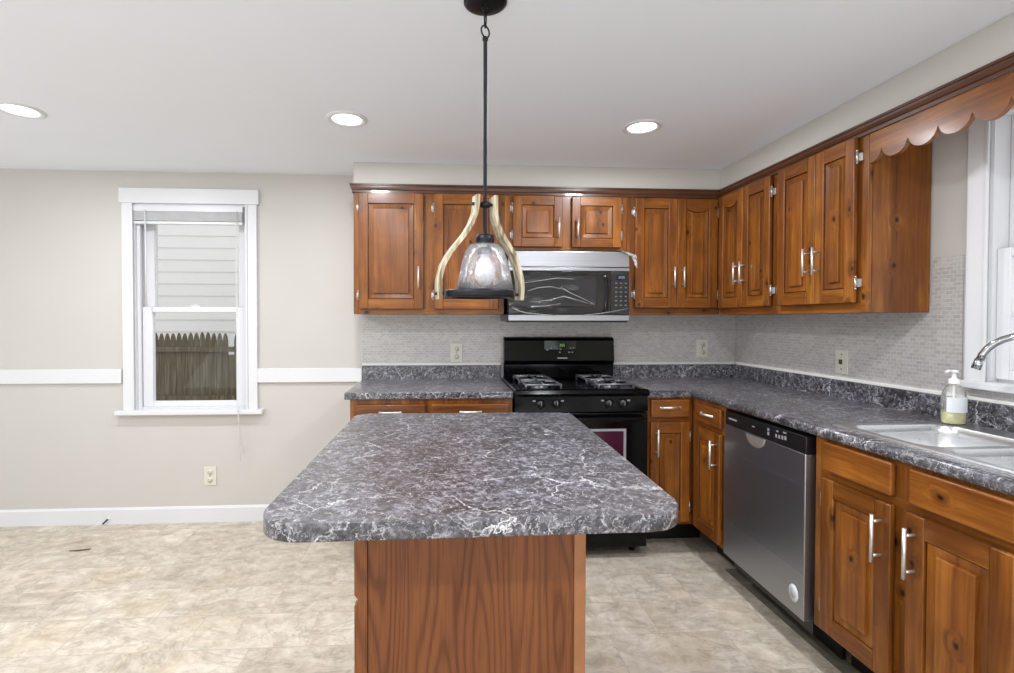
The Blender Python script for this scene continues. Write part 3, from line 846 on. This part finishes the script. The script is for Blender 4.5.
# oven door
od = MB().box(rx0 + 0.003, rx1 - 0.003, 2.752, 2.798, 0.245, 0.826, 0.006).build('oven_door', 'black', g, True)
MB().box(0.53, 1.035, 2.7495, 2.753, 0.40, 0.735).build('window_border', 'print', od, True)
MB().box(0.55, 1.02, 2.7485, 2.7500, 0.415, 0.722).build('window', 'ovenglass', od, True)
h = MB().tube([(rx0 + 0.03, 2.752, 0.79), (rx0 + 0.034, 2.722, 0.795), (rx0 + 0.06, 2.708, 0.797), (rx1 - 0.06, 2.708, 0.797), (rx1 - 0.034, 2.722, 0.795), (rx1 - 0.03, 2.752, 0.79)], 0.012, 12)
h.build('handle', 'black', od, True)
MB().box(rx0 + 0.003, rx1 - 0.003, 2.756, 2.798, 0.062, 0.236, 0.005).build('storage_drawer', 'black', g, True)
# back guard
prof = [(3.400, 0.93), (3.362, 0.93), (3.360, 1.045), (3.335, 1.058), (3.330, 1.072), (3.343, 1.205), (3.352, 1.222), (3.366, 1.229), (3.400, 1.229)]
bgd = MB().prism(prof, 0, rx0 + 0.012, rx1 + 0.006, bev=0.005).build('backguard', 'black', g, True)
MB().box(rx0 + 0.012, rx1 + 0.006, 3.354, 3.3605, 1.030, 1.040, 0.002).build('trim_line', 'black', bgd, True)
def onbg(x0, x1, z0, z1, d=0.0012):
    y = 3.330 + (z0 + z1 - 2 * 1.072) / 2 * (0.013 / 0.133)
    return MB().box(x0, x1, y - d, y + 0.004, z0, z1)
onbg(0.69, 0.905, 1.10, 1.205, 0.0006).build('control_glass', 'blackglass', bgd, True)
ds = onbg(0.790, 0.832, 1.163, 1.188, 0.002).build('display', 'blackglass', bgd, True)
def seven(parent, chars, x, z, w_, h_, y, mat):
    """seven-segment digits facing -y"""
    SEG = {'1': 'bc', '2': 'abged', '3': 'abgcd', '5': 'afgcd', '8': 'abcdefg', '0': 'abcdef', '4': 'fgbc', '6': 'afgedc'}
    q = MB(); th = w_ * 0.2
    for ch in chars:
        if ch == ':':
            q.box(x, x + th, y - 0.0006, y, z + h_ * 0.3, z + h_ * 0.42); q.box(x, x + th, y - 0.0006, y, z + h_ * 0.6, z + h_ * 0.72)
            x += th * 2; continue
        for sg in SEG[ch]:
            bx = {'a': (0, w_, h_ - th, h_), 'd': (0, w_, 0, th), 'g': (0, w_, h_ / 2 - th / 2, h_ / 2 + th / 2), 'b': (w_ - th, w_, h_ / 2, h_), 'c': (w_ - th, w_, 0, h_ / 2), 'f': (0, th, h_ / 2, h_), 'e': (0, th, 0, h_ / 2)}[sg]
            q.box(x + bx[0], x + bx[1], y - 0.0006, y, z + bx[2], z + bx[3])
        x += w_ * 1.35
    return q.build('digits', mat, parent, True)
seven(ds, '3:55', 0.793, 1.166, 0.0085, 0.018, 3.3375, 'green')
for x, z in ((0.735, 1.186), (0.735, 1.156), (0.868, 1.186), (0.888, 1.186), (0.868, 1.156), (0.888, 1.156), (0.80, 1.148), (0.795, 1.128), (0.71, 1.145), (0.858, 1.128), (0.88, 1.128)):
    onbg(x - 0.006, x + 0.006, z - 0.003, z + 0.003, 0.0018).build('button', 'print', bgd, True)
onbg(0.778, 0.845, 1.0845, 1.0935, 0.0015).build('name_badge', 'print', bgd, True)

# ------------------------------------------------------------------ microwave
m = thing('microwave', 'stainless and black over-the-range microwave still wearing wrinkled clear film', 'microwave', (0.78, 3.2, 1.330))
mx0, mx1, my = 0.402, 1.152, 3.021
MB().box(mx0, mx1, my + 0.028, W - 0.008, 1.336, 1.765, 0.002).build('body', 'black', m, True)
v_ = MB().box(mx0, mx1, my, my + 0.03, 1.668, 1.765, 0.004).box(mx0, mx1, my + 0.001, my + 0.03, 1.645, 1.666, 0.002)
v_.build('vent_band', 'steel', m, True)
md = MB().box(mx0 + 0.004, 1.036, my, my + 0.028, 1.379, 1.643, 0.004).build('door', 'blackglass', m, True)
wp = rounded([(0.455, 1.412), (0.955, 1.412), (0.955, 1.622), (0.455, 1.622)], [0.012, 0.03, 0.05, 0.012])
MB().prism([(x, z) for x, z in rounded([(0.470, 1.432), (0.944, 1.432), (0.944, 1.614), (0.470, 1.614)], [0.01, 0.01, 0.01, 0.01])], 1, my - 0.001, my + 0.004).build('window', 'mwglass', md, True)
hd = MB()
hd.tube([(0.985, my + 0.004, 1.63), (1.004, my - 0.003, 1.60), (1.012, my - 0.006, 1.51), (1.004, my - 0.003, 1.42), (0.985, my + 0.004, 1.392)], 0.012, 12)
hd.build('handle', 'blackglass', md, True)
kp = MB().box(1.038, mx1 - 0.003, my, my + 0.028, 1.379, 1.643, 0.003).build('control_panel', 'blackplastic', m, True)
q = MB().box(1.072, 1.128, my - 0.0012, my + 0.002, 1.592, 1.622).build('display', 'blackglass', kp, True)
seven(q, '12:05', 1.078, 1.599, 0.0078, 0.015, my - 0.0012, 'blue')
for r_ in range(6):
    for c_ in range(3):
        x, z = 1.060 + c_ * 0.030, 1.572 - r_ * 0.027
        MB().box(x + 0.002, x + 0.015, my - 0.0012, my + 0.002, z - 0.004, z + 0.003).build('button', 'print', kp, True)
MB().box(mx0 + 0.002, mx1, my - 0.002, my + 0.03, 1.340, 1.377, 0.003).build('bottom_band', 'steel', m, True)
MB().box(mx0 + 0.01, mx1 - 0.01, my + 0.006, my + 0.2, 1.331, 1.340).build('lamp_panel', 'blackplastic', m, True)
# loose film over the front
from mathutils import noise as mn
rows = []
for j in range(17):
    row = []
    for i in range(41):
        x = mx0 + 0.004 + (mx1 + 0.006 - mx0) * i / 40
        z = 1.366 + 0.272 * j / 16
        n_ = mn.noise(Vector((x * 7, z * 16, 1.7))) * 0.006 + abs(mn.noise(Vector((x * 4 + z * 6, z * 22 - x * 5, 4.2)))) * 0.008
        row.append((x, my - 0.007 - n_, z))
    rows.append(row)
fl = MB().loops(rows, 0, closed=False, smooth=True).build('protective_film', 'film', m, True)
def fold(pts, r=0.0016):
    q = MB()
    for a in pts:
        P = [(x, my - 0.012, z) for x, z in a]
        q.tube(P, r, 6)
    return q.build('fold', 'fold', fl, True)
fold([[(0.425, 1.425), (0.46, 1.40), (0.53, 1.385), (0.62, 1.378), (0.70, 1.372)], [(0.52, 1.52), (0.58, 1.54), (0.66, 1.548), (0.72, 1.535)],
      [(0.56, 1.455), (0.66, 1.468), (0.74, 1.49), (0.81, 1.47), (0.90, 1.445)], [(0.50, 1.57), (0.60, 1.585), (0.70, 1.60), (0.80, 1.594)],
      [(0.72, 1.545), (0.78, 1.51), (0.86, 1.475), (0.93, 1.44)], [(0.86, 1.375), (0.96, 1.385), (1.06, 1.40), (1.14, 1.418)], [(0.55, 1.425), (0.63, 1.43), (0.72, 1.445)]])
fp = MB()
rr = []
for j in range(6):
    row = []
    for i in range(8):
        x = 1.075 + 0.115 * i / 7
        z = 1.775 - 0.004 * i - (0.05 if i > 5 else 0.016) * j / 5 * (i / 4.0)
        row.append((x + 0.006 * mn.noise(Vector((i * 0.9, j * 0.8, 2))), my - 0.006 + 0.012 * mn.noise(Vector((i * 0.7, j, 5.5))) - 0.004 * j, z + 0.014 * mn.noise(Vector((i, j * 0.6, 9.1)))))
    rr.append(row)
fp.loops(rr, 0, closed=False, smooth=True).build('film_flap', 'fold', m, True)

# ------------------------------------------------------------------ dishwasher
d = thing('dishwasher', 'stainless dishwasher with a black control strip between the base cabinets', 'dishwasher', (1.432, 2.452, 0), -PI / 2 - 0.026)
dw = 0.588
MB().box(0.012, dw - 0.016, 0.05, 0.60, 0.10, 0.895).build('tub', 'blackplastic', d)
poly = rounded([(0.185, 0.85), (0.345, 0.85), (0.345, 0.77), (0.185, 0.77)][::-1], [0.03, 0.03, 0.002, 0.002])
dd = MB()
dd.box(0, dw, 0, 0.05, 0.163, 0.820, 0.003)
dd = dd.build('door', 'dwsteel', d)
MB().box(0.002, dw - 0.002, 0.003, 0.05, 0.820, 0.890, 0.003).build('control_panel', 'blackplastic', d)
fm = MB().box(0.004, dw - 0.004, -0.0009, 0.001, 0.345, 0.69).box(0.004, dw - 0.004, -0.0006, 0.001, 0.6905, 0.8195)
fm.build('protective_film', 'dwfilm', dd)
# pocket handle: shallow bright scoop below the strip
hs_ = []
for (sc_, yy_) in ((1.0, -0.0012), (0.95, -0.003), (0.75, -0.0042), (0.4, -0.005)):
    hs_.append([(0.262 + 0.075 * sc_ * math.cos(PI + PI * k / 16), yy_, 0.819 + 0.052 * sc_ * math.sin(PI + PI * k / 16)) for k in range(17)])
MB().loops(hs_, 0, closed=False, cap1=True, smooth=True).build('pocket_handle', 'nickel', dd)
for x, z, w_, h_ in ((0.345, 0.868, 0.012, 0.012), (0.345, 0.850, 0.012, 0.014), (0.405, 0.874, 0.014, 0.006), (0.40, 0.853, 0.01, 0.014), (0.42, 0.853, 0.01, 0.014), (0.44, 0.855, 0.01, 0.016), (0.458, 0.857, 0.012, 0.016), (0.45, 0.878, 0.02, 0.006), (0.23, 0.857, 0.02, 0.004)):
    MB().box(x, x + w_, 0.0018, 0.006, z - h_ / 2, z + h_ / 2).build('button', 'print', d)
MB().box(0.035, 0.105, 0.0018, 0.006, 0.852, 0.860).build('name_badge', 'print', d)
st = MB().lathe([(0.028, 0.0), (0.028, -0.0008), (0.0, -0.0008)], (0.528, 0.0, 0.245), 24, axis=1, sy=1.25)
st = st.build('sticker', 'label', dd)
MB().lathe([(0.017, -0.0009), (0.017, -0.0013), (0.0, -0.0013)], (0.528, 0.0, 0.245), 20, axis=1, sy=1.25).build('sticker_print', 'slat', st)
MB().box(0.01, dw - 0.01, 0.165, 0.18, 0.0, 0.15).build('toe_panel', 'vinylbase', d)

# ------------------------------------------------------------------ sink, tap, soap
s_ = thing('kitchen_sink', 'double-bowl stainless drop-in sink set in the worktop', 'sink', (1.76, 1.457, CZ))
zt = CZ + 0.005
bowls = [(1.527, 1.915, 1.475, 1.795), (1.527, 1.915, 1.112, 1.440)]
r = MB()
# rim: flat deck strips with a soft outer lip
r.loops([rect(sx0, sx1, sy0, sy1, CZ + 0.0005), rect(sx0 + 0.003, sx1 - 0.003, sy0 + 0.003, sy1 - 0.003, zt)], 0)
bx0, bx1 = 1.527, 1.915
def rr_loop(x0, x1, y0, y1, rad, z):
    return [(a, b_, z) for a, b_ in rounded([(x0, y0), (x1, y0), (x1, y1), (x0, y1)], [rad] * 4, 6)]
ym = (bowls[0][2] + bowls[1][3]) / 2
for (a, b1, c_, d_), (ya, yb) in zip(bowls, ((ym, sy1 - 0.003), (sy0 + 0.003, ym))):
    r.loops([rr_loop(sx0 + 0.003, sx1 - 0.003, ya, yb, 0.0004, zt), rr_loop(a - 0.004, b1 + 0.004, c_ - 0.004, d_ + 0.004, 0.06, zt)], 0)
r.build('rim', 'sinksteel', s_, True)
for (a, b1, c_, d_) in bowls:
    k = MB()
    k.loops([rr_loop(a - 0.004, b1 + 0.004, c_ - 0.004, d_ + 0.004, 0.06, zt), rr_loop(a + 0.001, b1 - 0.001, c_ + 0.001, d_ - 0.001, 0.057, zt - 0.004), rr_loop(a + 0.005, b1 - 0.005, c_ + 0.005, d_ - 0.005, 0.055, zt - 0.03),
             rr_loop(a + 0.014, b1 - 0.014, c_ + 0.014, d_ - 0.014, 0.06, zt - 0.165), rr_loop(a + 0.03, b1 - 0.03, c_ + 0.03, d_ - 0.03, 0.06, zt - 0.18)], 0, cap1=True, smooth=True)
    bo = k.build('bowl', 'sinksteel', s_, True)
    MB().lathe([(0.045, 0.0), (0.045, 0.004), (0.03, 0.004), (0.025, 0.0015), (0.0, 0.0015)], ((a + b1) / 2, (c_ + d_) / 2, zt - 0.18), 20).build('drain', 'chrome', bo, True)
f = thing('faucet', 'chrome arched kitchen faucet reaching over the sink', 'faucet', (1.975, 1.39, zt))
MB().lathe([(0.03, 0), (0.03, 0.008), (0.022, 0.014), (0.018, 0.05), (0.016, 0.10), (0.0135, 0.102)], (1.975, 1.39, zt), 20, cap1=True).build('base', 'chrome', f, True)
p0, p1 = Vector((1.975, 1.39, 1.04)), Vector((1.842, 1.612, 1.185))
path = [(1.975, 1.39, zt + 0.09), (1.975, 1.39, 1.12)]
mid = (Vector((1.975, 1.39, 0)) + Vector((1.842, 1.612, 0))) / 2
hw = (Vector((1.975, 1.39, 0)) - Vector((1.842, 1.612, 0))) / 2
for k in range(0, 17):
    a = PI * k / 16
    P = mid + hw * math.cos(a)
    zz = 1.155 + 0.128 * math.sin(a) + (0.03 * k / 16 if k > 8 else 0.0)
    path.append((P.x, P.y, zz if k else 1.15))
MB().tube(path[:-1], 0.0115, 14).build('spout', 'chrome', f, True)
e0, e1 = Vector(path[-3]), Vector(path[-2])
dr = (e1 - e0).normalized()
MB().cyl(tuple(e1 - dr * 0.004), tuple(e1 + dr * 0.03), 0.0135, 14).build('nozzle', 'chrome', f, True)
MB().cyl((1.985, 1.375, 1.03), (2.0, 1.30, 1.06), 0.007, 10).build('lever', 'chrome', f, True)
sp = thing('soap_bottle', 'clear pump bottle of pale yellow soap on the sink deck', 'soap bottle', (1.958, 1.80, zt))
c0 = (1.958, 1.80, zt)
MB().lathe([(0.036, 0.0), (0.043, 0.004), (0.044, 0.02), (0.043, 0.10), (0.038, 0.128), (0.026, 0.146), (0.016, 0.152), (0.016, 0.158)], c0, 28, cap0=True, sy=0.72).build('bottle', 'bottle', sp, True)
MB().lathe([(0.0, 0.003), (0.034, 0.003), (0.0405, 0.007), (0.0415, 0.02), (0.0415, 0.046), (0.0, 0.0465)], c0, 28, sy=0.7).build('soap', 'soap', sp, True)
lb = MB()
rgs = []
for h_ in (0.048, 0.106):
    rgs.append([(c0[0] + 0.0447 * math.cos(a), c0[1] + 0.0447 * 0.72 * math.sin(a), zt + h_) for a in [PI * 1.12 + PI * 0.76 * k / 14 for k in range(15)]])
lb.loops(rgs, 0, closed=False, smooth=True)
lb.build('label', 'label', sp, True)
pm = MB().lathe([(0.0165, 0.155), (0.0165, 0.172), (0.010, 0.175), (0.0065, 0.180), (0.0065, 0.196), (0.012, 0.198), (0.013, 0.206), (0.0, 0.208)], c0, 20)
pm.tube([(c0[0], c0[1], zt + 0.203), (c0[0] - 0.022, c0[1], zt + 0.204), (c0[0] - 0.034, c0[1], zt + 0.199)], 0.005, 10)
pm.cyl((c0[0], c0[1], zt + 0.02), (c0[0], c0[1], zt + 0.155), 0.0035, 8)
pm.build('pump', 'white', sp, True)

# ------------------------------------------------------------------ outlets
def outlet(name, label, cat, loc, rotz, kind, group='ivory wall plates'):
    o = thing(name, label, cat, loc, rotz, group)
    MB().box(-0.041, 0.041, -0.006, 0.0, -0.063, 0.063, 0.003).build('cover_plate', 'ivory', o)
    if kind == 'duplex':
        for s__ in (-0.026, 0.026):
            r_ = MB().lathe([(0.0185, -0.005), (0.0185, -0.0085), (0.0, -0.009)], (0, 0, s__), 20, axis=1).build('receptacle', 'ivory', o)
            q = MB()
            for xx in (-0.007, 0.007):
                q.box(xx - 0.0012, xx + 0.0012, -0.0096, -0.0085, s__ - 0.002, s__ + 0.007)
            q.box(-0.002, 0.002, -0.0096, -0.0085, s__ - 0.011, s__ - 0.006)
            q.build('slots', 'ivdark', r_)
    else:
        MB().box(-0.006, 0.006, -0.016, -0.005, -0.012, 0.012, 0.002).build('toggle', 'ivdark', o)
    q = MB()
    for z in ((0.0,) if kind == 'duplex' else (-0.038, 0.038)):
        q.lathe([(0.0035, -0.0055), (0.0035, -0.0072), (0.0, -0.0075)], (0, 0, z), 10, axis=1)
    q.build('screw', 'ivdark', o)
    return o
outlet('wall_outlet', 'ivory duplex outlet low on the cream wall under the narrow window', 'outlet', (-1.5355, W, 0.305), 0, 'duplex')
outlet('wall_outlet', 'ivory duplex outlet in the mosaic tile left of the range', 'outlet', (0.1, W - 0.006, 1.121), 0, 'duplex')
outlet('wall_outlet', 'ivory duplex outlet in the mosaic tile right of the range', 'outlet', (1.824, W - 0.006, 1.148), 0, 'duplex')
outlet('wall_switch', 'ivory switch plate with a dark centre on the right tiled wall', 'switch', (R - 0.006, 2.47, 1.131), -PI / 2, 'switch')

# ------------------------------------------------------------------ small debris
ch = MB().prism([(-2.155, 3.022), (-2.10, 3.018), (-2.055, 3.038), (-2.05, 3.046), (-2.09, 3.036), (-2.13, 3.028)], 2, 0.0003, 0.004)
mesh_thing(ch, 'floor_chip', 'chip', (-2.1, 3.03, 0), 'small dark sliver of debris lying on the floor left of the window', 'debris')
pg = thing('door_stop', 'small dark spring door stop with white tip at the baseboard below the window', 'door stop', (-2.19, W - 0.017, 0.02))
MB().cyl((-2.182, W - 0.016, 0.038), (-2.198, W - 0.045, 0.014), 0.005, 10).build('rod', 'blackplastic', pg, True)
MB().cyl((-2.172, W - 0.0165, 0.046), (-2.180, W - 0.018, 0.040), 0.008, 10).build('mount', 'white', pg, True)

# ------------------------------------------------------------------ recessed downlights
def downlight(x, y, label, grp='recessed ceiling downlights'):
    o = thing('recessed_downlight', label, 'light', (x, y, H), 0, grp)
    MB().lathe([(0.098, 0.0), (0.097, -0.004), (0.088, -0.008), (0.072, -0.006), (0.069, -0.001)], (0, 0, 0), 36).build('trim_ring', 'trim', o)
    MB().lathe([(0.069, -0.001), (0.05, -0.0035), (0.0, -0.0045)], (0, 0, 0), 32).build('lens', 'lens', o)
    l = bpy.data.lights.new('downlight_beam', 'AREA')
    l.shape = 'DISK'; l.size = 0.13; l.energy = DOWN_W; l.color = (0.95, 0.985, 1.04)
    lo = bpy.data.objects.new('downlight_beam', l); COL.objects.link(lo)
    lo.parent = o; lo.location = (0, 0, -0.012)
    return o
for x, y, lb_ in ((-1.949, 2.46, 'leftmost recessed downlight, in the ceiling before the narrow window'), (-0.457, 2.468, 'recessed downlight just left of the hanging pendant rod'), (1.002, 2.473, 'recessed downlight nearest the right cabinets'),
                  (-1.949, 0.95, 'left downlight of the row over the near end of the island'), (-0.457, 0.95, 'middle downlight of the row over the near end of the island'), (1.002, 0.95, 'right downlight of the row over the near end of the island'),
                  (-1.949, -0.6, 'left downlight of the row behind the viewer'), (-0.457, -0.6, 'middle downlight of the row behind the viewer'), (1.002, -0.6, 'right downlight of the row behind the viewer')):
    downlight(x, y, lb_)

# ------------------------------------------------------------------ pendant
pc = (0.132, 1.535)
pn = thing('pendant_light', 'pendant lamp with whitewashed wood arms and seeded glass over the island', 'pendant lamp', (pc[0], pc[1], 1.41), 0.23)
zl = lambda z: z - 1.41
MB().lathe([(0.066, zl(H - 0.001)), (0.066, zl(H - 0.005)), (0.056, zl(H - 0.011)), (0.03, zl(H - 0.014)), (0.0, zl(H - 0.015))], (0, 0, 0), 32).build('canopy', 'dkmetal', pn)
def ring_(name, c, rx, rz, r, rot):
    P = []
    for k in range(20):
        a = 2 * PI * k / 20
        u = rx * math.cos(a)
        P.append((c[0] + u * math.cos(rot), c[1] + u * math.sin(rot), c[2] + rz * math.sin(a)))
    return MB().tube(P, r, 8, closed=True).build(name, 'dkmetal', pn)
ring_('chain_link', (0, 0, zl(2.289)), 0.012, 0.012, 0.0024, 0.42)
ring_('chain_link', (0, 0, zl(2.258)), 0.0075, 0.024, 0.0024, 1.6)
ring_('chain_link', (0, 0, zl(2.222)), 0.0165, 0.017, 0.0026, 0.42)
MB().lathe([(0.004, zl(2.207)), (0.009, zl(2.204)), (0.009, zl(2.196)), (0.006, zl(2.192)), (0.0055, zl(1.60)), (0.0055, zl(1.59))], (0, 0, 0), 16, cap0=True, cap1=True).build('rod', 'dkmetal', pn)
MB().lathe([(0.0, zl(1.606)), (0.022, zl(1.606)), (0.029, zl(1.602)), (0.029, zl(1.580)), (0.026, zl(1.578)), (0.024, zl(1.545)), (0.0, zl(1.545))], (0, 0, 0), 24).build('socket', 'dkmetal', pn)
go = MB().lathe([(0.029, zl(1.579)), (0.046, zl(1.574)), (0.060, zl(1.555)), (0.071, zl(1.52)), (0.080, zl(1.48)), (0.087, zl(1.434)), (0.085, zl(1.434)), (0.078, zl(1.48)), (0.069, zl(1.52)), (0.058, zl(1.553)), (0.045, zl(1.571)), (0.029, zl(1.576))], (0, 0, 0), 40)
go.build('glass_shade', 'seed', pn)
MB().lathe([(0.012, zl(1.546)), (0.014, zl(1.534)), (0.026, zl(1.513)), (0.031, zl(1.492)), (0.028, zl(1.47)), (0.016, zl(1.454)), (0.0, zl(1.449))], (0, 0, 0), 24).build('bulb', 'bulb', pn)
MB().lathe([(0.084, zl(1.413)), (0.106, zl(1.413)), (0.108, zl(1.415)), (0.108, zl(1.433)), (0.106, zl(1.435)), (0.084, zl(1.435)), (0.084, zl(1.413))], (-0.017, 0, 0), 48).build('ring_band', 'dkmetal', pn)
MB().lathe([(0.0055, zl(1.705)), (0.016, zl(1.704)), (0.016, zl(1.690)), (0.0055, zl(1.689))], (0, 0, 0), 20).build('collar', 'dkmetal', pn)
AO = -0.014
ap = [(0.028, 1.723), (0.029, 1.695), (0.032, 1.666), (0.042, 1.635), (0.058, 1.605), (0.078, 1.578), (0.100, 1.548), (0.120, 1.508), (0.130, 1.465), (0.131, 1.435), (0.128, 1.407)]
for sd in (-1, 1):
    rgs = []
    for k, (r_, z) in enumerate(ap):
        AO = -0.015 * min(1.0, max(0.0, (1.70 - z) / 0.2))
        a, b_ = ap[max(k - 1, 0)], ap[min(k + 1, len(ap) - 1)]
        tx, tz = b_[0] - a[0], b_[1] - a[1]
        L = math.hypot(tx, tz)
        nx, nz_ = -tz / L * 0.0055, tx / L * 0.0055
        rgs.append([(AO + sd * (r_ + nx), -0.024, zl(z + nz_)), (AO + sd * (r_ + nx), 0.024, zl(z + nz_)), (AO + sd * (r_ - nx), 0.024, zl(z - nz_)), (AO + sd * (r_ - nx), -0.024, zl(z - nz_))])
    AO = -0.015
    ar = MB().loops(rgs, 0, True, True).build('arm', 'armwood', pn)
    q = MB()
    q.cyl((sd * 0.010, 0, zl(1.698)), (sd * 0.042, 0, zl(1.698)), 0.005, 10)
    q.cyl((AO + sd * 0.117, 0, zl(1.424)), (AO + sd * 0.142, 0, zl(1.424)), 0.005, 10)
    q.build('bolt', 'dkmetal', ar)
